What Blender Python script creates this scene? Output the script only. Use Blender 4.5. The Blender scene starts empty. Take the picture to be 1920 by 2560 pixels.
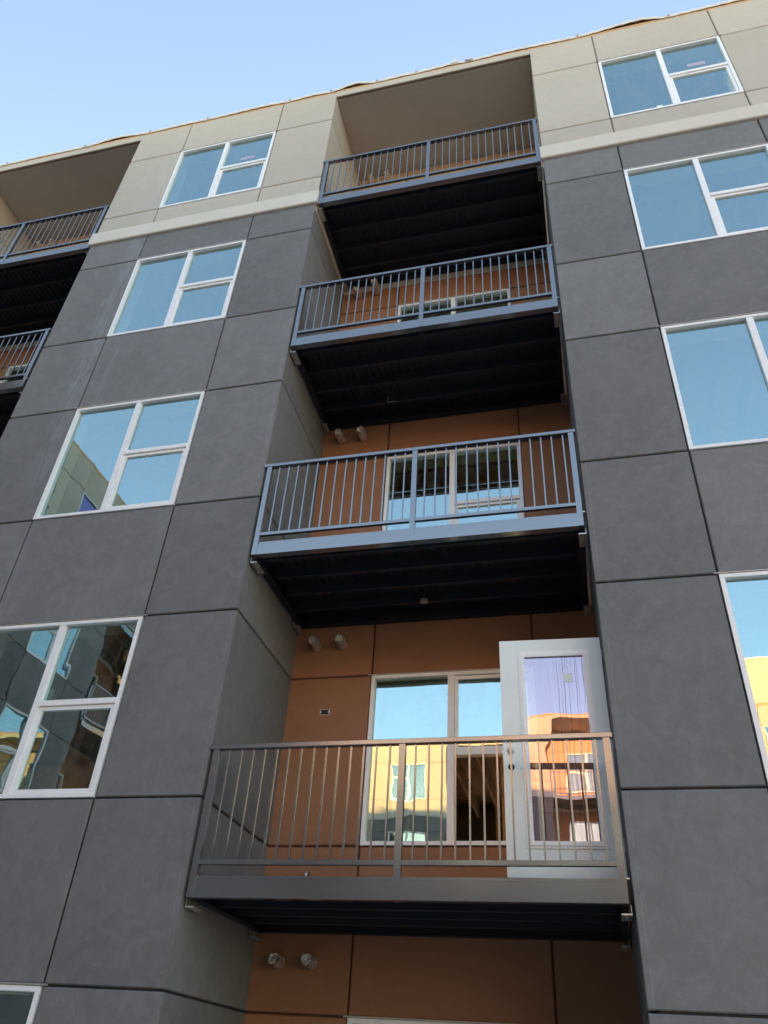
import bpy, math, random
from mathutils import Matrix, Vector
random.seed(7)
R = math.radians
S = bpy.context.scene
COL = S.collection

# ------------------------------------------------------------------ camera
cam_d = bpy.data.cameras.new('camera')
cam = bpy.data.objects.new('camera', cam_d); COL.objects.link(cam)
FW = Vector((-0.2196911, 0.77154493, 0.59703789)); RT = Vector((0.97092124, 0.23258842, 0.05669714)); UP = Vector((0.09511972, -0.59213263, 0.80020697))
m = Matrix((( RT.x, UP.x, -FW.x, 0.0), (RT.y, UP.y, -FW.y, -6.10436), (RT.z, UP.z, -FW.z, 1.6), (0, 0, 0, 1)))
cam.matrix_world = m
cam_d.sensor_fit = 'VERTICAL'; cam_d.sensor_height = 36.0; cam_d.lens = 1946.67 / 2560 * 36.0
cam_d.clip_start = 0.05; cam_d.clip_end = 3000
S.camera = cam

# ------------------------------------------------------------------ sky, sun, exposure
SUN_EL, SUN_AZ = R(6.6), R(-4)            # azimuth from +Y, clockwise; the sun stands behind the main building
W = bpy.data.worlds.new('World'); S.world = W; W.use_nodes = True
nt = W.node_tree; bg = nt.nodes['Background']
sky = nt.nodes.new('ShaderNodeTexSky'); sky.sky_type = 'NISHITA'; sky.sun_disc = False
sky.sun_elevation = SUN_EL; sky.sun_rotation = SUN_AZ; sky.air_density = 1.0; sky.dust_density = .5; sky.ozone_density = 1.0
tint = nt.nodes.new('ShaderNodeMix'); tint.data_type = 'RGBA'; tint.blend_type = 'MULTIPLY'; tint.inputs[0].default_value = 1.0
tint.inputs[7].default_value = (1.05, 0.965, 0.965, 1)          # camera white balance, the same over the whole sky
nt.links.new(sky.outputs[0], tint.inputs[6]); nt.links.new(tint.outputs[2], bg.inputs[0]); bg.inputs[1].default_value = 0.10
sd = bpy.data.lights.new('sun', 'SUN'); sd.energy = 2.7; sd.angle = R(0.5); sd.color = (1.0, 0.53, 0.19)
sun = bpy.data.objects.new('sun', sd); COL.objects.link(sun)
tos = Vector((math.sin(SUN_AZ) * math.cos(SUN_EL), math.cos(SUN_AZ) * math.cos(SUN_EL), math.sin(SUN_EL)))
sun.rotation_euler = tos.to_track_quat('Z', 'Y').to_euler(); sun.location = tos * 60
S.view_settings.view_transform = 'Standard'; S.view_settings.look = 'None'
S.view_settings.exposure = 3.15; S.view_settings.gamma = 1.0; S.view_settings.use_curve_mapping = False
S.cycles.max_bounces = 10; S.cycles.transparent_max_bounces = 16

# ------------------------------------------------------------------ materials
def newmat(name):
    mt = bpy.data.materials.new(name); mt.use_nodes = True
    t = mt.node_tree; return mt, t, t.nodes['Principled BSDF']
def N(t, typ, **kw):
    n = t.nodes.new(typ)
    for k, v in kw.items(): setattr(n, k, v)
    return n
def L(t, a, b): t.links.new(a, b)
def noise(t, vec, scale, detail=4, rough=.55, dist=0.0):
    n = N(t, 'ShaderNodeTexNoise'); n.inputs['Scale'].default_value = scale; n.inputs['Detail'].default_value = detail
    n.inputs['Roughness'].default_value = rough; n.inputs['Distortion'].default_value = dist
    L(t, vec, n.inputs['Vector']); return n.outputs[0]
def mth(t, op, a, b=None, c=None, clamp=False):
    n = N(t, 'ShaderNodeMath', operation=op); n.use_clamp = clamp
    for i, v in enumerate((a, b, c)):
        if v is None: continue
        if isinstance(v, (int, float)): n.inputs[i].default_value = v
        else: L(t, v, n.inputs[i])
    return n.outputs[0]
def mr(t, v, a, b, c, d):
    n = N(t, 'ShaderNodeMapRange'); L(t, v, n.inputs[0])
    for i, x in enumerate((a, b, c, d)): n.inputs[i + 1].default_value = x
    return n.outputs[0]
def mixc(t, fac, a, b, mode='MIX'):
    n = N(t, 'ShaderNodeMix', data_type='RGBA', blend_type=mode)
    for s, v in ((n.inputs[0], fac), (n.inputs[6], a), (n.inputs[7], b)):
        if isinstance(v, (int, float)): s.default_value = v
        elif isinstance(v, tuple): s.default_value = (*v, 1)
        else: L(t, v, s)
    return n.outputs[2]
def position(t): return N(t, 'ShaderNodeNewGeometry').outputs['Position']
def scaled(t, vec, s):
    n = N(t, 'ShaderNodeVectorMath', operation='MULTIPLY'); L(t, vec, n.inputs[0]); n.inputs[1].default_value = s; return n.outputs[0]

def stucco(name, base, light, dark, stains=None, rough=.85, bump=.35, arris=0.0, var=.05):
    mt, t, b = newmat(name); p = position(t)
    big = noise(t, p, 0.9, 5, .6, .6); mid = noise(t, p, 5.5, 6, .68, 1.2); fine = noise(t, p, 90, 3, .6)
    trow = noise(t, scaled(t, p, (1, 1, .55)), 17, 5, .7, 2.2)
    c = mixc(t, mr(t, big, .32, .68, 0, 1), dark, base)
    c = mixc(t, mr(t, mid, .42, .80, 0, .55), c, light)
    c = mixc(t, mr(t, trow, .55, .76, 0, .55), c, light)
    c = mixc(t, mr(t, noise(t, p, 42, 4, .75, 1.5), .58, .74, 0, .40), c, light)
    c = mixc(t, mr(t, noise(t, scaled(t, p, (1, 1, .12)), 3.2, 4, .6, .3), .55, .8, 0, .30), c, dark)
    c = mixc(t, mr(t, fine, .35, .65, .0, .30), c, tuple(x * .72 for x in base))
    sx = N(t, 'ShaderNodeSeparateXYZ'); L(t, p, sx.inputs[0]); X, Y, Z = sx.outputs
    rnd = N(t, 'ShaderNodeObjectInfo').outputs['Random']
    if stains:
        st = noise(t, scaled(t, p, (1, 1, .10)), 26, 5, .7, .5); wob = noise(t, scaled(t, p, (0, 0, 1)), .8, 2)
        blot = noise(t, p, 2.6, 4, .7)
        for (x0, w, z0, z1, col, amt) in stains:
            xx = mth(t, 'SUBTRACT', mth(t, 'ADD', X, mr(t, wob, 0, 1, -.12, .12)), x0)
            mk = mth(t, 'SUBTRACT', 1.0, mth(t, 'DIVIDE', mth(t, 'ABSOLUTE', xx), w), clamp=True)
            zz = mth(t, 'MULTIPLY', mr(t, Z, z0 - .5, z0 + .7, 0, 1), mr(t, Z, z1 - .8, z1 + .3, 1, 0))
            fr = mth(t, 'GREATER_THAN', Y, -.4)
            k = mth(t, 'MULTIPLY', mth(t, 'MULTIPLY', mk, zz), mth(t, 'MULTIPLY', mth(t, 'MULTIPLY', mr(t, st, .42, .62, 0, 1), mr(t, blot, .3, .6, .25, 1)), fr))
            c = mixc(t, mth(t, 'MULTIPLY', k, amt, clamp=True), c, col)
    if arris:      # thin pale repaired line just inside the outer corner of the piers
        wb = noise(t, scaled(t, p, (0, 0, 1)), 3.5, 4, .7)
        for x0 in (.285, -3.20):
            d = mth(t, 'ABSOLUTE', mth(t, 'SUBTRACT', X, mr(t, wb, .3, .7, x0 - .012, x0 + .012)))
            ln = mth(t, 'MULTIPLY', mth(t, 'LESS_THAN', d, .0035), mr(t, mid, .4, .6, 0, arris))
            ln = mth(t, 'MULTIPLY', ln, mth(t, 'LESS_THAN', mth(t, 'ABSOLUTE', Y), .01))
            c = mixc(t, ln, c, light)
    hv = N(t, 'ShaderNodeHueSaturation'); L(t, c, hv.inputs['Color']); L(t, mr(t, rnd, 0, 1, 1 - var, 1 + var), hv.inputs['Value'])
    L(t, hv.outputs[0], b.inputs['Base Color']); b.inputs['Roughness'].default_value = rough
    b.inputs['Specular IOR Level'].default_value = .35
    bp = N(t, 'ShaderNodeBump'); bp.inputs['Strength'].default_value = bump; bp.inputs['Distance'].default_value = .004
    hh = mth(t, 'ADD', mth(t, 'MULTIPLY', fine, .5), mth(t, 'MULTIPLY', mid, 1.2))
    L(t, hh, bp.inputs['Height']); L(t, bp.outputs[0], b.inputs['Normal'])
    return mt
WASH = (.27, .30, .34)
CHAR = stucco('charcoal_stucco', (.186, .185, .187), (.268, .268, .274), (.155, .153, .155),
              [(-6.12, .24, 7.2, 12.4, WASH, .85), (-5.75, .07, 8.6, 10.0, WASH, .6), (1.20, .10, 5.6, 7.2, WASH, .25), (-5.93, .09, 5.5, 6.8, WASH, .4), (-4.22, .06, 5.4, 6.8, WASH, .3), (3.02, .08, 8.6, 10.0, WASH, .4), (-4.2, .07, 8.7, 10.0, (.12, .118, .118), .5), (1.33, .09, 8.8, 10.0, (.12, .118, .118), .5), (.5, .12, 2.4, 5.2, (.13, .128, .128), .35), (-3.6, .15, 2.2, 5.3, WASH, .16), (-6.8, .18, 9.9, 11.6, (.25, .215, .17), .5)], arris=.65, var=.12)
TAN = stucco('tan_stucco', (.50, .452, .388), (.56, .515, .45), (.455, .41, .345),
             [(-6.12, .22, 12.6, 15.9, (.52, .52, .52), .7), (1.62, .2, 14.9, 15.9, (.50, .50, .51), .7), (2.9, .3, 12.7, 13.1, (.52, .51, .50), .5)])
BAND = stucco('pale_band', (.66, .62, .545), (.70, .665, .595), (.61, .57, .495))
COPPER = stucco('copper_stucco', (.325, .155, .084), (.365, .18, .102), (.29, .135, .070), rough=.75, bump=.22)
JOINT = stucco('reveal_joint', (.030, .026, .025), (.045, .038, .034), (.022, .019, .018))
TJOINT = stucco('tan_reveal', (.20, .155, .125), (.24, .19, .16), (.16, .12, .10))
WARM = stucco('warm_tan_stucco', (.52, .37, .26), (.56, .41, .30), (.48, .335, .23))
CJOINT = stucco('copper_reveal', (.09, .035, .02), (.11, .045, .025), (.07, .027, .016))

def simple(name, col, rough=.5, metal=0.0, nscale=0, namt=0.0, bump=0.0, spec=.5):
    mt, t, b = newmat(name); b.inputs['Roughness'].default_value = rough; b.inputs['Metallic'].default_value = metal
    b.inputs['Specular IOR Level'].default_value = spec
    if nscale:
        p = position(t); n = noise(t, p, nscale, 5, .6, .5)
        L(t, mixc(t, mr(t, n, .3, .7, 0, 1), tuple(x * (1 - namt) for x in col), tuple(min(1, x * (1 + namt)) for x in col)), b.inputs['Base Color'])
        L(t, mr(t, n, .3, .7, max(0, rough - .07), rough + .07), b.inputs['Roughness'])
        if bump:
            bp = N(t, 'ShaderNodeBump'); bp.inputs['Strength'].default_value = bump; bp.inputs['Distance'].default_value = .003
            L(t, noise(t, p, nscale * 8, 3), bp.inputs['Height']); L(t, bp.outputs[0], b.inputs['Normal'])
    else: b.inputs['Base Color'].default_value = (*col, 1)
    return mt
RAIL = simple('bronze_railing_paint', (.066, .068, .080), .16)
RAIL.node_tree.nodes['Principled BSDF'].inputs['IOR'].default_value = 2.65
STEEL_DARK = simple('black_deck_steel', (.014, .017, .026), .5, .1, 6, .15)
GALV = simple('galvanised_steel', (.55, .54, .51), .38, .8, 40, .35, .3)
FOIL = simple('crumpled_foil', (.72, .70, .67), .34, .8, 30, .3, 1.0)
VINYL = simple('white_vinyl', (.84, .84, .85), .35, 0, 12, .04)
VINYL_IN = simple('green_grey_vinyl', (.45, .50, .46), .4, 0, 12, .06)
FLASH = simple('metal_flashing', (.50, .46, .43), .4, .6, 20, .15)
DOORP = simple('primed_door', (.74, .78, .76), .38, 0, 3, .05)
WOOD = simple('raw_lumber', (.36, .25, .14), .8, 0, 3, .35, .4)
OSB = simple('sheathing_board', (.52, .30, .14), .8, 0, 18, .35, .4)
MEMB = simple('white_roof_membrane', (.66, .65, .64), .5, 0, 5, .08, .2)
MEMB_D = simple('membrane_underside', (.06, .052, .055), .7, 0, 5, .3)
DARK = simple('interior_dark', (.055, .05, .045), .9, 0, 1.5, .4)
CONC = simple('site_ground', (.42, .40, .37), .95, 0, .8, .3, .5)
BLACK = simple('black_rubber', (.01, .01, .01), .7)
BRASS = simple('satin_nickel', (.68, .66, .62), .4, .2)
STICK = simple('white_sticker', (.75, .8, .78), .5)
PINK_REFL = simple('pink_reflection_patch', (.38, .36, .50), .7, 0, 25, .15)  # pinkish reflection in the top panes, painted as a flat patch
WIRE = simple('wire_insulation', (.45, .40, .30), .5)
DRY = simple('drywall', (.28, .24, .19), .9, 0, 1.2, .3)

def glass(name, tint, fac, film=(.62, .72, .70), wav=.05, dirt=0.0, wscale=1.3):
    mt, t, b = newmat(name); t.nodes.remove(b); out = t.nodes['Material Output']; p = position(t)
    gl = N(t, 'ShaderNodeBsdfGlossy'); gl.inputs['Roughness'].default_value = 0.004; gl.inputs['Color'].default_value = (*tint, 1)
    tr = N(t, 'ShaderNodeBsdfTransparent'); tr.inputs[0].default_value = (*film, 1)
    bp = N(t, 'ShaderNodeBump'); bp.inputs['Strength'].default_value = wav; bp.inputs['Distance'].default_value = .05
    L(t, noise(t, p, wscale, 2, .4, .4), bp.inputs['Height']); L(t, bp.outputs[0], gl.inputs['Normal'])
    fr = N(t, 'ShaderNodeFresnel'); fr.inputs[0].default_value = 1.5
    k = mth(t, 'ADD', mth(t, 'MULTIPLY', fr.outputs[0], 1.2), fac, clamp=True)
    geo = N(t, 'ShaderNodeNewGeometry')
    k = mth(t, 'MULTIPLY', k, mth(t, 'SUBTRACT', 1.0, geo.outputs['Backfacing']))
    mx = N(t, 'ShaderNodeMixShader'); L(t, k, mx.inputs[0]); L(t, tr.outputs[0], mx.inputs[1]); L(t, gl.outputs[0], mx.inputs[2])
    last = mx.outputs[0]
    # dusty film on the outside, with soft vertical wipes
    df = N(t, 'ShaderNodeBsdfDiffuse'); df.inputs[0].default_value = (.55, .58, .56, 1)
    a = mr(t, noise(t, scaled(t, p, (1, 1, .25)), 6, 5, .65, .8), .45, .8, .0, .10)
    if dirt:
        wb = noise(t, scaled(t, p, (0, 0, 1)), 3.2, 3)
        pp = N(t, 'ShaderNodeVectorMath', operation='ADD'); L(t, p, pp.inputs[0])
        cx = N(t, 'ShaderNodeCombineXYZ'); L(t, mr(t, wb, .3, .7, -.006, .006), cx.inputs[0]); L(t, cx.outputs[0], pp.inputs[1])
        rn = noise(t, scaled(t, pp.outputs[0], (1, 0, .006)), 78, 2, .5)
        sx = N(t, 'ShaderNodeSeparateXYZ'); L(t, p, sx.inputs[0])
        rn = mth(t, 'MULTIPLY', mr(t, rn, .54, .60, 0, 1), mth(t, 'MULTIPLY', mr(t, sx.outputs[0], -.36, -.16, 0, 1), mr(t, sx.outputs[2], 3.2, 4.6, .25, .8)))
        a = mth(t, 'MAXIMUM', a, mth(t, 'MULTIPLY', rn, dirt))
        df.inputs[0].default_value = (.20, .18, .17, 1)
    m2 = N(t, 'ShaderNodeMixShader'); L(t, mth(t, 'MULTIPLY', a, mth(t, 'SUBTRACT', 1.0, geo.outputs['Backfacing'])), m2.inputs[0]); L(t, last, m2.inputs[1]); L(t, df.outputs[0], m2.inputs[2])
    L(t, m2.outputs[0], out.inputs['Surface']); return mt
GLASS = glass('low_e_glass', (.74, .98, 1.0), .34)
GLASS_P = glass('purple_reflection_glass', (.55, .45, .80), .38, (.4, .3, .6))  # purple of the reflected sky, put into the pane's tint
GLASS_D = glass('door_glass', (1.0, .80, .94), .30, wav=.045, dirt=.85)

# ------------------------------------------------------------------ mesh helpers
class MB:
    def __init__(s): s.v = []; s.f = []; s.mi = []
    def quad(s, a, b, c, d, mi=0):
        n = len(s.v); s.v += [a, b, c, d]; s.f.append((n, n + 1, n + 2, n + 3)); s.mi.append(mi)
    def box(s, x0, x1, y0, y1, z0, z1, mi=0):
        n = len(s.v)
        s.v += [(x0, y0, z0), (x1, y0, z0), (x1, y1, z0), (x0, y1, z0), (x0, y0, z1), (x1, y0, z1), (x1, y1, z1), (x0, y1, z1)]
        for f in ((3, 2, 1, 0), (4, 5, 6, 7), (0, 1, 5, 4), (1, 2, 6, 5), (2, 3, 7, 6), (3, 0, 4, 7)):
            s.f.append(tuple(n + i for i in f)); s.mi.append(mi)
        return s
    def bbox(s, x0, x1, y0, y1, z0, z1, b=.003, mi=0):
        """box with chamfered long front edges"""
        n = len(s.v); f0 = len(s.f)
        sec = [(y0 + b, z0), (y1, z0), (y1, z1), (y0 + b, z1), (y0, z1 - b), (y0, z0 + b)]
        for x in (x0, x1): s.v += [(x, y, z) for y, z in sec]
        for i in range(6):
            j = (i + 1) % 6; s.f.append((n + i, n + j, n + 6 + j, n + 6 + i)); s.mi.append(mi)
        s.f.append(tuple(n + i for i in range(5, -1, -1))); s.f.append(tuple(n + 6 + i for i in range(6))); s.mi += [mi, mi]
        return s
    def tube(s, pts, r, seg=12, cap=True, mi=0, radii=None):
        n0 = len(s.v); pts = [Vector(p) for p in pts]; prev = None
        for i, p in enumerate(pts):
            d = (pts[min(i + 1, len(pts) - 1)] - pts[max(i - 1, 0)]).normalized()
            a = Vector((0, 0, 1)) if abs(d.z) < .9 else Vector((1, 0, 0))
            if prev is not None: a = prev
            u = (a - d * a.dot(d)).normalized(); w = d.cross(u); prev = u
            rr = radii[i] if radii else r
            for k in range(seg):
                an = 2 * math.pi * k / seg
                s.v.append(tuple(p + (u * math.cos(an) + w * math.sin(an)) * rr))
        for i in range(len(pts) - 1):
            for k in range(seg):
                a = n0 + i * seg + k; b = n0 + i * seg + (k + 1) % seg
                s.f.append((a, b, b + seg, a + seg)); s.mi.append(mi)
        if cap:
            s.f.append(tuple(n0 + k for k in range(seg - 1, -1, -1))); e = n0 + (len(pts) - 1) * seg
            s.f.append(tuple(e + k for k in range(seg))); s.mi += [mi, mi]
        return s
    def mesh(s, name, mats):
        me = bpy.data.meshes.new(name); me.from_pydata([tuple(v) for v in s.v], [], s.f)
        for mt in (mats if isinstance(mats, (list, tuple)) else [mats]): me.materials.append(mt)
        me.polygons.foreach_set('material_index', s.mi); me.update(); return me
def put(name, me, parent=None, loc=(0, 0, 0), rot=(0, 0, 0)):
    o = bpy.data.objects.new(name, me); COL.objects.link(o); o.parent = parent
    o.location = loc; o.rotation_euler = rot; return o
def thing(name, label, cat, loc=(0, 0, 0), rz=0, group=None):
    o = bpy.data.objects.new(name, None); COL.objects.link(o); o.location = loc; o.rotation_euler = (0, 0, rz)
    o.empty_display_size = .2; o['label'] = label; o['category'] = cat
    if group: o['group'] = group
    return o
def tag(o, label, cat, group=None):
    o['label'] = label; o['category'] = cat
    if group: o['group'] = group
    return o
def smooth(o):
    for p in o.data.polygons: p.use_smooth = True
    return o
def box_obj(name, parent, mat, *a): return put(name, MB().box(*a).mesh(name, mat), parent)

# ------------------------------------------------------------------ stucco panels
CACHE = {}
G = .009                                   # half the width of a reveal joint
def panel_mesh(w, h, mats, key, el, er, eb, et, il, ir):
    """face plate 18 mm thick with chamfered edges on a backing slab; e* = inset of the plate at that edge, i* = inset of the slab"""
    k = (round(w, 3), round(h, 3), key, el, er, eb, et, il, ir)
    if k in CACHE: return CACHE[k]
    b = MB(); c = .009
    cl, cr, cb, ct = (c if e > 0 else (.004 if e == 0 else 0.0) for e in (el, er, eb, et))
    el, er, eb, et = (max(e, 0) for e in (el, er, eb, et))
    xs = (el, el + cl, w - er - cr, w - er); zs = (eb, eb + cb, h - et - ct, h - et)
    F = [(xs[1], 0, zs[1]), (xs[2], 0, zs[1]), (xs[2], 0, zs[2]), (xs[1], 0, zs[2])]
    O = [(xs[0], c if cl > .005 else cl, zs[0]), (xs[3], c, zs[0]), (xs[3], c, zs[3]), (xs[0], c, zs[3])]
    # outer rim of the chamfer, at the depth the chamfer reaches
    O = [(xs[0], c, zs[0]), (xs[3], c, zs[0]), (xs[3], c, zs[3]), (xs[0], c, zs[3])]
    K = [(x, .018, z) for x, _, z in O]
    n = 0; b.v += F + O + K
    b.f.append((0, 1, 2, 3)); b.mi.append(0)
    for i in range(4):
        j = (i + 1) % 4
        b.f.append((4 + i, 4 + j, j, i)); b.mi.append(0); b.f.append((8 + i, 8 + j, 4 + j, 4 + i)); b.mi.append(0)
    b.box(il, w - ir, .018, .07, 0, h, 1)
    CACHE[k] = b.mesh('panel', mats); return CACHE[k]
MATS = {'char': [CHAR, JOINT], 'tan': [TAN, TJOINT], 'cop': [COPPER, CJOINT], 'warm': [WARM, TJOINT]}
def panel(root, x, y, z, w, h, key, e=(G, G, G, G), i=(0, 0), rz=0.0):
    return put('panel', panel_mesh(w, h, MATS[key], key, *e, *i), root, (x, y, z), (0, 0, rz))

# ------------------------------------------------------------------ windows
def window(root, x, y, z, w, h, open_low=False, gl=None, inner=True):
    gl = gl or GLASS; k = ('win', round(w, 3), round(h, 3))
    if k not in CACHE:
        f = .040; g = .006; b = MB()
        b.bbox(g, w - g, -.006, .075, h - g - f, h - g); b.bbox(g, w - g, -.006, .075, g, g + f)
        b.box(g, g + f, -.0055, .0745, g + f, h - g - f); b.box(w - g - f, w - g, -.0055, .0745, g + f, h - g - f)
        b.box(w / 2 - .034, w / 2 + .034, -.001, .072, g + f, h - g - f)
        b.bbox(w / 2 + .034, w - g - f, -.010, .070, h / 2 - .028, h / 2 + .028)
        fr = b.mesh('window', VINYL)
        b = MB(); x0, x1, z0, z1 = w / 2 + .036, w - g - f - .002, g + f + .002, h / 2 - .030; q = .038
        b.box(x0, x1, .012, .050, z1 - q, z1); b.box(x0, x1, .012, .050, z0, z0 + q)
        b.box(x0, x0 + q, .012, .050, z0 + q, z1 - q); b.box(x1 - q, x1, .012, .050, z0 + q, z1 - q)
        sa = b.mesh('sash', VINYL)
        P1 = MB().box(g + f, w / 2 - .034, .040, .045, g + f, h - g - f).mesh('pane', gl)
        P2 = MB().box(w / 2 + .034, w - g - f, .040, .045, h / 2 + .028, h - g - f).mesh('pane', gl)
        P3 = MB().box(x0 + q, x1 - q, .034, .039, z0 + q, z1 - q).mesh('pane', gl)
        fl = MB().box(-.035, w + .035, -.016, .004, h - .004, h + .002).box(-.035, w + .035, .004, .018, h - .004, h + .010).mesh('head_flashing', FLASH)
        b = MB(); d = .19                        # inner liner of the opening, seen through the glass
        b.box(g, w - g, .076, .076 + d, h - .05, h - .006); b.box(g, w - g, .076, .076 + d, .006, .05)
        b.box(g, .05, .076, .076 + d, .05, h - .05); b.box(w - .05, w - g, .076, .076 + d, .05, h - .05)
        lin = b.mesh('jamb_liner', VINYL_IN)
        CACHE[k] = (fr, sa, P1, P2, P3, fl, lin)
    fr, sa, P1, P2, P3, fl, lin = CACHE[k]
    wn = put('window', fr, root, (x, y, z))
    put('pane', P1, wn).data = P1; put('pane', P2, wn)
    if not open_low: put('sash', sa, wn); put('pane', P3, wn)
    else: put('sash', sa, wn, (0, .012, h / 2 - .02)); wn['label'] = 'window with its lower right sash slid open'
    put('head_flashing', fl, wn)
    if inner: put('jamb_liner', lin, wn)
    if gl is not GLASS:
        for c in wn.children:
            if c.name.startswith('pane'):
                c.data = c.data.copy(); c.data.materials[0] = gl
    return wn

# ------------------------------------------------------------------ facade grid
PN, WN, RC, DP = 1.0167, 1.812, 3.395, 1.62
PW = 2 * PN + WN
FH = 3.2
def zlev():
    z = [0.0, .31]
    for k in range(5): z += [2.11 + FH * k, 3.51 + FH * k] if k < 4 else [2.11 + FH * k]
    return z + [15.87]
ZL = zlev()                                 # 0 .31 | 2.11 3.51 | 5.31 6.71 | ... | 14.91 15.87
BZ0, BZ1 = 12.335, 12.645                   # pale band
def rows():
    """(z0, z1, key, is_window, joint below, joint above)"""
    out = []
    for i in range(len(ZL) - 1):
        a, b = ZL[i], ZL[i + 1]
        win = (i % 2 == 1)
        if a < BZ0 < b and not win:
            out.append((a, BZ0, 'char', False, True, False)); out.append((BZ1, b, 'tan', False, False, True))
        else: out.append((a, b, 'char' if b < BZ0 else 'tan', win, True, True))
    return out
ROWS = rows()
WINDOWS = {}
def pier(root, x0, tagname=None, cols=(0, 1, 2), z_from=0.0):
    xs = [x0, x0 + PN, x0 + PN + WN, x0 + PW]
    for r, (a, b, key, win, jb, jt) in enumerate(ROWS):
        if b < z_from: continue
        eb, et = (G if jb else -1), (G if jt else -1)
        for c in cols:
            if c == 1 and win:
                wn = window(root, xs[1], 0, a, WN, b - a, gl=None); WINDOWS[(tagname, round(a, 2))] = wn; continue
            e = [G, G, eb, et]; i = [0, 0]
            if c == 0: e[0] = 0; i[0] = .021
            if c == 2: e[1] = 0; i[1] = .021
            panel(root, xs[c], 0, a, xs[c + 1] - xs[c], b - a, key, tuple(e), tuple(i))
    k = ('band', len(cols))
    xa, xb = xs[min(cols)], xs[max(cols) + 1]
    bm_ = MB(); bm_.bbox(xa - .030, xb + .030, -.045, .012, BZ0, BZ1, .012)
    put('band_moulding', bm_.mesh('band_moulding', BAND), root)
def recess(root, x0, idx=None, win=True, z_from=0.0):
    cx = [x0, x0 + .945, x0 + 2.730, x0 + RC]
    for r, (a, b, key, w_, jb, jt) in enumerate(ROWS):
        if b < z_from: continue
        if b > 15.8: b = 15.70; jt = False
        eb, et = (G if jb else -1), (G if jt else -1)
        bk = 'cop' if a < 12.5 else 'warm'
        for c in range(3):
            if c == 1 and w_ and win:
                wn = window(root, cx[1], DP, a, cx[2] - cx[1], b - a, open_low=(idx == 'main' and 3.4 < a < 3.6)); WINDOWS[('rec' + str(idx), round(a, 2))] = wn; continue
            panel(root, cx[c], DP, a, cx[c + 1] - cx[c], b - a, bk, (G if c else -1, G if c < 2 else -1, eb, et))
        # side walls, butted behind the front plates
        d = DP - .018
        panel(root, x0, .018, a, d, b - a, key, (-1, -1, eb, et), rz=R(90))
        panel(root, x0 + RC, DP, a, d, b - a, key, (-1, -1, eb, et), rz=R(-90))
    if 12.2 > z_from:
        # metal closure strip round the recess under the top balcony
        b = MB(); b.box(x0 + .012, x0 + RC - .012, DP - .012, DP + .001, 12.19, 12.327)
        b.box(x0 - .001, x0 + .012, .03, DP + .001, 12.19, 12.327); b.box(x0 + RC - .012, x0 + RC + .001, .03, DP + .001, 12.19, 12.327)
        put('closure_strip', b.mesh('closure_strip', TAN), root)
    # header over the opening and soffit
    put('header', panel_mesh(RC, 15.87 - 15.705, MATS['tan'], 'tan', -1, -1, 0, -1, 0, 0), root, (x0, 0, 15.705))
    box_obj('soffit', root, TAN, x0 - .06, x0 + RC + .06, .075, DP + .06, 15.712, 15.80)
    box_obj('soffit_edge_bead', root, TAN, x0, x0 + RC, .055, .085, 15.698, 15.712)

def shell(root, x0, x1, depth, recs, holes=True):
    """roof, floors and rear walls behind the facade"""
    box_obj('roof_deck', root, OSB, x0, x1, .075, depth, 15.81, 15.865)
    for z in (2.86, 6.06, 9.26, 12.46):
        box_obj('subfloor', root, WOOD, x0, x1, DP + .08, depth, z, z + .03)
        for a, b in recs:
            box_obj('subfloor', root, WOOD, a, b, .272, DP + .079, z, z + .03)

def interior(root, x0, x1, depth, piers):
    jm = MB().box(-.02, .02, DP + .30, depth - .2, -.28, 0).mesh('joist', WOOD)
    jp = MB().box(-.02, .02, .10, DP + .29, -.28, 0).mesh('joist', WOOD)
    sm = MB().box(-.02, .02, -.045, .045, 0, 2.57).mesh('stud', WOOD)
    for z in (6.06, 9.26, 12.46, 15.81):
        x = x0 + .3
        while x < x1 - .1:
            put('joist', jm, root, (x, 0, z - .002)); 
            if any(a + .05 < x < b - .05 for a, b in piers): put('joist', jp, root, (x, 0, z - .002))
            x += .41
    for z in (2.89, 6.09, 9.29, 12.49):
        x = x0 + .2
        while x < x1:
            if random.random() < .8: put('stud', sm, root, (x, 4.6, z + .02))
            x += .61
        b = MB(); b.box(x0, x1, 4.55, 4.65, z, z + .02)
        b.box(x0, x1, 4.552, 4.648, z + 2.59, z + 2.63)
        put('wall_plate', b.mesh('wall_plate', WOOD), root)
        box_obj('blocking', root, WOOD, x0, x1, 3.1, 3.14, z + 2.68, z + 2.90)
        box_obj('drywall_sheet', root, DRY, x0 + 4.4, x0 + 8.2, 5.4, 5.42, z + .02, z + 2.45)
    box_obj('stair_stringer', root, WOOD, 0, .05, 0, .25, 0, 3.2).location = (-1.0, 3.4, 3.0)
    root.children[-1].rotation_euler = (0, R(-32), 0)
    # rear wall with openings where evening light comes in
    b = MB(); zs = [0]
    for k in range(5): zs += [.9 + FH * k - .31, 2.45 + FH * k - .31]
    zs.append(15.81)
    for i in range(0, len(zs), 2): b.box(x0, x1, depth - .1, depth, zs[i], zs[i + 1])
    for i in range(1, len(zs) - 1, 2):
        x = x0
        while x < x1:
            b.box(x, min(x + 1.5, x1), depth - .1, depth, zs[i], zs[i + 1]); x += 3.6
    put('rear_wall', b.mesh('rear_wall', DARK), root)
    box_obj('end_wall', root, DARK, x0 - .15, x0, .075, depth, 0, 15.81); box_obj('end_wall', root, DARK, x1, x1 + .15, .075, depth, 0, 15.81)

# ================================================================== ground
g = put('ground', MB().box(-700, 700, -700, 700, -1, 0).mesh('ground', CONC)); g['kind'] = 'structure'

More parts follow.
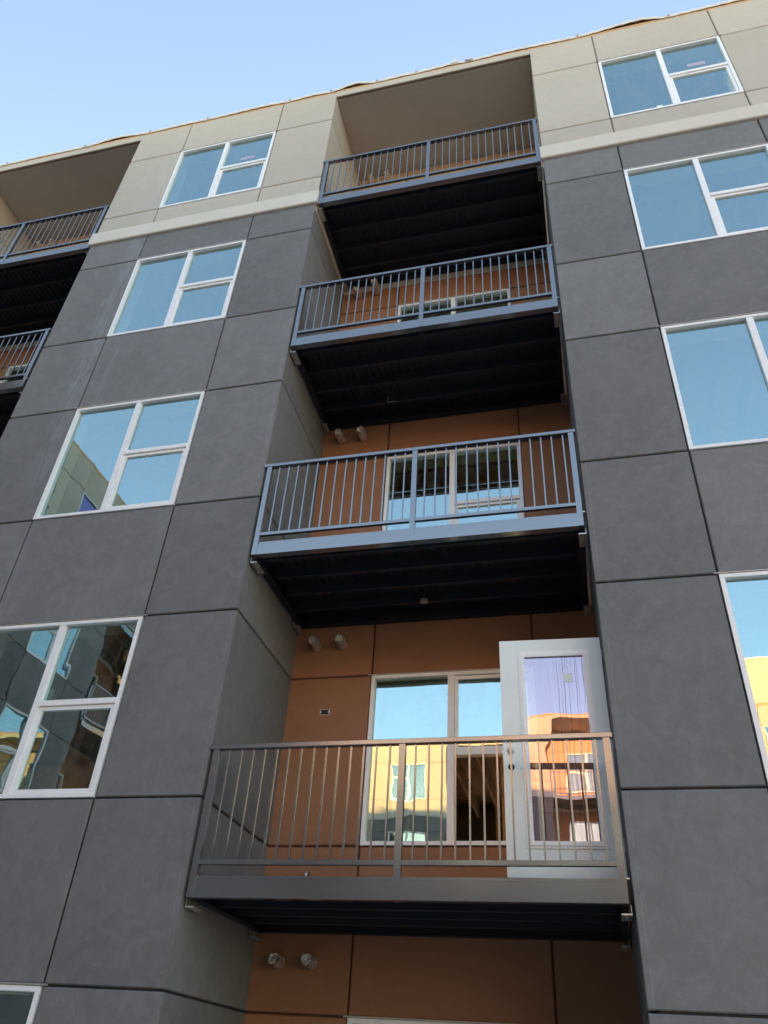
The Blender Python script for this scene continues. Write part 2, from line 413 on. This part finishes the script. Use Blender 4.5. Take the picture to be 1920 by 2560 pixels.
# ================================================================== the main building
main = thing('apartment_building', 'five storey charcoal and tan stucco apartment building with a copper recess, seen from below', 'building')
RECS = [(-10.395, -7.0), (-3.155, .24), (4.085, 7.48)]
pier(main, -7.0, 'left'); pier(main, .24, 'right')
pier(main, -14.24, 'far', cols=(2,))
recess(main, -3.155, 'main'); recess(main, -10.395, 'west', z_from=5.0); recess(main, 4.085, 'east', z_from=5.0, win=False)
PIERS = [(-14.0, -10.395), (-7.0, -3.155), (.24, 4.085), (7.48, 9.0)]
shell(main, -14.2, 9.0, 9.0, PIERS); interior(main, -14.2, 9.0, 9.0, PIERS)
box_obj('wall', main, CHAR, 7.48, 9.0, .001, .07, 0, 15.87); box_obj('wall', main, CHAR, -14.24, -11.42, .001, .07, 0, 15.87)
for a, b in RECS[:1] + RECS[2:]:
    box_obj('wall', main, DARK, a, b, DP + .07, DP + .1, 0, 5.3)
# bare sheathing strip above the stucco
box_obj('sheathing_strip', main, OSB, -14.24, 9.0, .012, .05, 15.872, 15.955)
# stickers on the top floor panes, and pink patches imitating a reflection
for key, sx in (('left', 1), ('right', 1)):
    wn = WINDOWS[(key, 13.11)]
    s = box_obj('pink_reflection', wn, PINK_REFL, 1.24, 1.50, .0375, .0390, 1.10, 1.20)
s = box_obj('sticker', WINDOWS[('right', 13.11)], STICK, .66, .74, .036, .039, .12, .16)
s = box_obj('sticker', WINDOWS[('recmain', 3.51)], STICK, 1.50, 1.58, .20, .203, 1.66, 1.70)
for key in (('left', 3.51),):
    b = MB().box(0, .03, 0, .012, 0, .10).box(.004, .05, -.004, .016, .03, .05).mesh('latch', VINYL)
    put('latch', b, WINDOWS[key], (.965, .062, .98))

# ================================================================== roof membrane
def membrane(name, label, x0, x1, y0, seed, loc=(0, 0, 0), rz=0):
    rnd = random.Random(seed); root = thing(name, label, 'roof membrane', loc, rz)
    n = int((x1 - x0) / .06); me = MB(); rowsv = []
    ph = []; x = x0
    while x < x1: ph.append((x, rnd.choice((.008, .018, .03, .045, .06)), rnd.uniform(-.28, .28))); x += rnd.uniform(.7, 1.9)
    ph.append((x1 + 1, 0.02, 0)); nails = []
    def bulge(x):
        for i in range(len(ph) - 1):
            a, b = ph[i], ph[i + 1]
            if a[0] <= x <= b[0]:
                u = (x - a[0]) / (b[0] - a[0]); pk = .5 + a[2]; s = u / pk if u < pk else (1 - u) / (1 - pk)
                return a[1] * (s * s * (3 - 2 * s)) + .004 * math.sin(x * 31)
        return 0
    for i in range(n + 1):
        x = x0 + (x1 - x0) * i / n; h = bulge(x)
        prof = [(y0 - .012 - h * .3, 15.925 + h * 1.3), (y0 - .024 - h * .35, 15.965 + h * 1.2), (y0 - .010 - h * .3, 16.005 + h * 1.1), (y0 + .03, 16.000 + h * .9), (y0 + .2, 15.99 + h * .4), (y0 + .6, 15.97)]
        rowsv.append([(x, y, z) for y, z in prof])
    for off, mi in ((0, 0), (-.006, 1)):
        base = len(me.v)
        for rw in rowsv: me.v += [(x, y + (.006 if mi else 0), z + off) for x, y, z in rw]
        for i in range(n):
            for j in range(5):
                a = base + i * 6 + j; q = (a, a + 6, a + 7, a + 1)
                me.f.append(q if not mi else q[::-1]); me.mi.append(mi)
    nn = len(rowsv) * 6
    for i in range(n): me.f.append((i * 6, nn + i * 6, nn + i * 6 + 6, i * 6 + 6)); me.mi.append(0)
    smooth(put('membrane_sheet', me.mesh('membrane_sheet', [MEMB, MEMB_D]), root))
    cap = MB().tube([(0, 0, 0), (0, -.008, 0)], .018, 12).mesh('cap_nail', FLASH)
    for a in ph[1:-1]:
        put('cap_nail', cap, root, (a[0] + .03, y0 - .030, 15.955))
    b = MB()                                   # torn flap standing up at one place
    b.v += [(-1.12, y0 - .03, 15.95), (-.98, y0 - .035, 15.97), (-1.03, y0 - .06, 16.07), (-1.08, y0 - .02, 16.03)]; b.f += [(0, 1, 2, 3), (3, 2, 1, 0)]; b.mi += [0, 0]
    b.box(-.86, -.72, y0 - .05, y0 - .03, 15.93, 15.95)
    if rz == 0: put('torn_flap', b.mesh('torn_flap', MEMB), root)
    return root
membrane('roof_membrane', 'loose white roofing membrane wavering along the edge of the roof above the tan wall', -14.2, 9.0, .01, 5)

# ================================================================== balconies
def make_balcony_meshes():
    M = {}; hw = 1.6625
    b = MB(); b.bbox(-hw, hw, 0, .008, 0, .135, .002); b.box(-hw, hw, .008, .075, .001, .010); M['fascia'] = b.mesh('fascia', RAIL)
    b = MB(); b.box(-hw + .04, hw - .04, .012, .06, .137, .160); M['deck_edge_angle'] = b.mesh('deck_edge_angle', RAIL)
    M['top_rail'] = MB().bbox(-1.700, 1.683, -.008, .048, 1.172, 1.213, .004).mesh('top_rail', RAIL)
    M['post'] = MB().bbox(-.0265, .0265, -.004, .046, 0, 1.171, .001).mesh('post', RAIL)
    M['bottom_rail'] = MB().bbox(-1.61, -.010, .001, .036, .240, .278, .002).mesh('bottom_rail', RAIL)
    M['bottom_rail_r'] = MB().bbox(.045, 1.61, .001, .036, .240, .278, .002).mesh('bottom_rail', RAIL)
    M['baluster'] = MB().box(-.007, .007, .012, .026, .279, 1.171).mesh('baluster', RAIL)
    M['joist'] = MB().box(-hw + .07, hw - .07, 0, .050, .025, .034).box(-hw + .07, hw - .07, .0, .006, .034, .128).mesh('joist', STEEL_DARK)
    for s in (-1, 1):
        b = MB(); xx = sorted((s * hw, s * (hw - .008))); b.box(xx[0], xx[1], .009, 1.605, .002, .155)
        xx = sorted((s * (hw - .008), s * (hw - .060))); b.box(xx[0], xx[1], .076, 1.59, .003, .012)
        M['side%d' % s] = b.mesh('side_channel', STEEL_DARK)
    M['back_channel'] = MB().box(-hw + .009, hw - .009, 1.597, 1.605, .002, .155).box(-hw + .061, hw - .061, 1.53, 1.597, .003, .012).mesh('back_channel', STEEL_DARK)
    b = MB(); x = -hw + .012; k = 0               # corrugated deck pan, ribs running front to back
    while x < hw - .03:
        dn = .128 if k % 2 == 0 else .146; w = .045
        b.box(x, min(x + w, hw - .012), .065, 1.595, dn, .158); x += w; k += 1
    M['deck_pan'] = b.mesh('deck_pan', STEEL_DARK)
    b = MB(); b.box(-.027, .027, .08, .155, .012, .022); M['strut'] = b.mesh('stiffener', STEEL_DARK)
    b = MB(); b.box(-.030, .038, -.11, .11, -.064, -.054); b.box(-.034, -.030, -.11, .11, -.064, .0)
    for yy in (-.05, .0, .05): b.tube([(0.005, yy, -.062), (.005, yy, -.072)], .010, 6)
    M['bracket'] = b.mesh('bracket', GALV)
    M['weld_plate'] = MB().box(-.012, .012, .0, .02, .155, .165).mesh('weld_tab', GALV)
    return M
BM = make_balcony_meshes()
def balcony(x, z, label, group):
    r = thing('balcony', label, 'balcony', (x, -.004, z), 0, group)
    for n in ('fascia', 'deck_edge_angle', 'top_rail', 'bottom_rail', 'back_channel', 'deck_pan'): put(n, BM[n], r)
    put('bottom_rail', BM['bottom_rail_r'], r)
    put('side_channel', BM['side-1'], r); put('side_channel', BM['side1'], r)
    for px in (-1.632, .0175, 1.636): put('post', BM['post'], r, (px, 0, 0))
    for i in range(29):
        if i != 14: put('baluster', BM['baluster'], r, (-1.5145 + .1095 * i + random.uniform(-.003, .003), 0, 0))
    for y in (.15, .50, .855, 1.215): put('joist', BM['joist'], r, (0, y, 0))
    put('stiffener', BM['strut'], r)
    for s in (-1, 1):
        for y in (.155, 1.50):
            o = put('bracket', BM['bracket'], r, (s * 1.642, y, 0)); o.rotation_euler = (0, 0, 0 if s < 0 else R(180))
    put('weld_tab', BM['weld_plate'], r, (1.672, 0, 0))
    return r
CX = -1.4575
gb = 'steel balconies with baluster railings'
ZB = [2.734, 5.935, 9.115, 12.318]
names = ['lowest and nearest balcony, dark bronze railing, with the white door behind it',
         'second balcony up in the centre recess, blue-grey railing before a white window',
         'third balcony up in the centre recess, directly under the top balcony',
         'top balcony of the centre recess, below the tan soffit']
for z, l in zip(ZB, names): balcony(CX, z, l, gb)
balcony(CX - PW - RC, ZB[3], 'upper balcony at the left edge of the photo, under the tan soffit', gb)
balcony(CX - PW - RC, ZB[2], 'lower balcony at the left edge of the photo, copper wall behind it', gb)

# ================================================================== vent pipes
def vent(x, z, ln, label, grp='foil vent stubs in pairs under the balconies', seed=0):
    rnd = random.Random(seed); r = thing('vent_pipe', label, 'vent pipe', (x, DP, z), 0, grp)
    b = MB(); seg = 18; rings = 6; n0 = 0
    for i in range(rings):
        yy = -ln * i / (rings - 1)
        for k in range(seg):
            a = 2 * math.pi * k / seg; rr = .056 * (1 + (rnd.uniform(-.09, .07) if i else 0))
            b.v.append((rr * math.cos(a), yy + (rnd.uniform(-.012, .012) if i == rings - 1 else 0), rr * math.sin(a)))
    for i in range(rings - 1):
        for k in range(seg):
            a = i * seg + k; c = i * seg + (k + 1) % seg; b.f.append((a, c, c + seg, a + seg)); b.mi.append(0)
    put('pipe', b.mesh('pipe', FOIL), r)
    b = MB(); n0 = len(b.v)                     # crumpled foil cap
    for q, (rr, yy) in enumerate(((.050, -ln + .012), (.036, -ln + .03), (.016, -ln + .018))):
        for k in range(seg):
            a = 2 * math.pi * k / seg; b.v.append((rr * math.cos(a) * rnd.uniform(.85, 1.1), yy + rnd.uniform(-.016, .016), rr * math.sin(a) * rnd.uniform(.85, 1.1)))
    b.v.append((0, -ln + .03, 0))
    for q in range(2):
        for k in range(seg):
            a = q * seg + k; c = q * seg + (k + 1) % seg; b.f.append((a, c, c + seg, a + seg)); b.mi.append(0)
    for k in range(seg): b.f.append((2 * seg + k, 2 * seg + (k + 1) % seg, 3 * seg)); b.mi.append(0)
    put('foil_cap', b.mesh('foil_cap', FOIL), r)
    put('collar', MB().tube([(0, 0, 0), (0, -.012, 0)], .066, 18).mesh('collar', COPPER), r)
    return r
lv = [(2.51, 'under the lowest balcony'), (5.70, 'under the second balcony'), (8.91, 'under the third balcony'), (12.09, 'behind the third balcony railing'), (15.50, 'behind the top balcony railing of the centre recess')]
for i, (z, w) in enumerate(lv):
    vent(-2.885, z, .19, 'left foil vent pipe of the pair ' + w, seed=i)
    vent(-2.572, z + (.03 if i == 3 else 0), .19 if i != 3 else .28, 'right foil vent pipe of the pair ' + w, seed=20 + i)
vent(-2.885 - PW - RC, 15.50, .15, 'left foil vent pipe behind the railing of the balcony at the left edge', seed=50)
vent(-2.572 - PW - RC, 15.50, .15, 'right foil vent pipe behind the railing of the balcony at the left edge', seed=51)

# ================================================================== door, box, hose bib, wire
door = thing('patio_door', 'pale grey door with a tall streaked glass, standing open behind the lowest balcony railing', 'door', (.230, .36, 2.965), R(2.0))
W_, H_ = .885, 1.995
gx0, gx1, gz0, gz1 = -.680, -.150, .25, 1.835
b = MB()
b.box(-W_, gx0, 0, .045, 0, H_); b.box(gx1, 0, 0, .045, 0, H_); b.box(gx0, gx1, .0005, .0445, 0, gz0); b.box(gx0, gx1, .0005, .0445, gz1, H_)
put('door_leaf', b.mesh('door_leaf', DOORP), door)
b = MB()
for (q0, q1, yy) in ((.042, .022, -.008), (.022, .0, -.016)):
    b.box(gx0 - q0, gx1 + q0, yy, .0, gz1 + q1, gz1 + q0); b.box(gx0 - q0, gx1 + q0, yy, .0, gz0 - q0, gz0 - q1)
    b.box(gx0 - q0, gx0 - q1, yy, .0, gz0 - q1, gz1 + q1); b.box(gx1 + q1, gx1 + q0, yy, .0, gz0 - q1, gz1 + q1)
b.box(gx0, gx0 + .012, -.014, .03, gz0, gz1); b.box(gx1 - .012, gx1, -.014, .03, gz0, gz1)
b.box(gx0 + .012, gx1 - .012, -.014, .03, gz1 - .012, gz1); b.box(gx0 + .012, gx1 - .012, -.014, .03, gz0, gz0 + .012)
put('glazing_bead', b.mesh('glazing_bead', VINYL), door)
put('glass', MB().box(gx0 + .012, gx1 - .012, .006, .011, gz0 + .012, gz1 - .012).mesh('glass', GLASS_D), door)
smooth(put('deadbolt', MB().tube([(0, 0, 0), (0, -.012, 0), (0, -.0125, 0), (0, -.024, 0)], .03, 20, radii=[.032, .030, .022, .020]).mesh('deadbolt', BRASS), door, (-W_ + .065, 0, .98)))
put('lock_bore', MB().tube([(0, .002, 0), (0, -.0015, 0)], .027, 20).mesh('lock_bore', BLACK), door, (-W_ + .065, 0, .842))
for z in (.2, 1.0, 1.8): put('hinge', MB().tube([(.004, .02, z), (.004, .02, z + .09)], .008, 8).mesh('hinge', BRASS), door)
put('label_sticker', MB().box(-.34, -.26, .0035, .0055, 1.58, 1.66).mesh('label_sticker', STICK), door)

ob = thing('outlet_box', 'small open electrical box set in the copper wall left of the big window', 'electrical box', (-2.71, DP, 4.90))
b = MB(); b.box(-.055, .055, -.004, .0, .028, .034); b.box(-.055, .055, -.004, .0, -.034, -.028); b.box(-.055, -.049, -.004, 0, -.028, .028); b.box(.049, .055, -.004, 0, -.028, .028)
put('rim', b.mesh('rim', GALV), ob); box_obj('box_interior', ob, BLACK, -.049, .049, -.002, -.0005, -.028, .028)
box_obj('screw_ear', ob, GALV, -.049, -.036, -.006, -.002, -.01, .01); box_obj('screw_ear', ob, GALV, .036, .049, -.006, -.002, -.01, .01)

hb = thing('hose_bib', 'small metal pipe stub on the copper wall just above the lowest balcony deck', 'pipe stub', (-2.70, DP, 3.26))
smooth(put('pipe', MB().tube([(0, 0, 0), (0, -.05, 0), (0, -.075, -.02), (0, -.08, -.06)], .017, 12).mesh('pipe', GALV), hb))
for i in range(3): put('thread_ring', MB().tube([(0, -.08, -.03 - i * .014), (0, -.08, -.036 - i * .014)], .021, 12).mesh('thread_ring', GALV), hb)

wr = put('dangling_wire', MB().tube([(0, 0, 0), (-.004, .0, -.05), (.0, 0, -.10), (.02, 0, -.125), (.07, -.01, -.12), (.12, -.01, -.13)], .004, 6).mesh('dangling_wire', WIRE), None, (-2.12, 1.15, 9.19))
tag(smooth(wr), 'short pale wire hanging from the dark underside of the third balcony', 'wire')
fx = thing('ceiling_box', 'small round light box fixed under the deck of the second balcony', 'junction box', (-1.55, 1.20, 6.0))
put('cover', MB().tube([(0, 0, -.02), (0, 0, -.05)], .045, 14).mesh('cover', FLASH), fx); put('bolt', MB().tube([(0, 0, -.05), (0, 0, -.06)], .008, 6).mesh('bolt', GALV), fx)

# ================================================================== the two buildings across the courtyard (seen in the glass)
def simple_core(root, x0, x1, depth):
    box_obj('roof_deck', root, OSB, x0, x1, .075, depth, 15.81, 15.865)
    box_obj('sheathing_strip', root, OSB, x0, x1, .012, .05, 15.872, 15.955)
def bal_joined(root, x, z):
    b = MB(); hw = 1.6625
    b.box(-hw, hw, 0, .01, 0, .14); b.box(-hw, hw, .011, 1.6, .14, .16); b.box(-1.69, 1.69, -.01, .05, 1.17, 1.21); b.box(-1.6, 1.6, 0, .035, .24, .28)
    for px in (-1.632, .0, 1.632): b.box(px - .026, px + .026, .052, .09, 0, 1.169)
    o = put('balcony', b.mesh('balcony', RAIL), root, (x, -.1, z))
    k = MB(); 
    for i in range(29): q = -1.5145 + .1095 * i; k.box(q - .007, q + .007, .012, .026, .281, 1.169)
    put('balusters', k.mesh('balusters', RAIL), o)
opp = thing('apartment_building', 'sunlit tan and charcoal building across the courtyard, reflected in the window glass', 'building', (0, -28.5, 0), R(180))
for x in (6.65, -.59, -10.33): pier(opp, x, 'opp', z_from=5.2)
for x in (3.26, -3.98, 10.5): recess(opp, x, 'opp', z_from=8.4); [bal_joined(opp, x + RC / 2, z) for z in ZB[2:]]
simple_core(opp, -15, 13.9, 10)
box_obj('wall', opp, CHAR, -15, 6.65 + PW, .3, .4, 0, 5.25); box_obj('wall', opp, TAN, -6.48, -3.98, .001, .07, 5.3, 15.87); box_obj('wall', opp, TAN, -15, -10.33, .001, .07, 5.3, 15.87)
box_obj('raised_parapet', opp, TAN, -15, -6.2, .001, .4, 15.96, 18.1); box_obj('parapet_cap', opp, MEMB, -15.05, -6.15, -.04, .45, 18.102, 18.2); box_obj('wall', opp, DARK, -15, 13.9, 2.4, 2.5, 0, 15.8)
wing = thing('apartment_building', 'shaded tan wing left of the courtyard, reflected in the left windows with a purple pane', 'building', (-13.2, 0, 0), R(90))
for x in (-11.48, -4.24, -18.72): pier(wing, x, 'wing%d' % x, z_from=5.2)
for x in (-14.87, -7.63): recess(wing, x, 'wing', z_from=8.4); [bal_joined(wing, x + RC / 2, z) for z in ZB[2:]]
simple_core(wing, -28.4, -.2, 9)
box_obj('wall', wing, CHAR, -28.4, -.2, .3, .4, 0, 5.25); box_obj('wall', wing, DARK, -28.4, -.2, 2.4, 2.5, 0, 15.8); box_obj('wall', wing, CHAR, -28.4, -18.72, .001, .07, 5.3, 15.87)
for c in WINDOWS[('wing-11', 13.11)].children:
    if c.name.startswith('pane'): c.data = c.data.copy(); c.data.materials[0] = GLASS_P
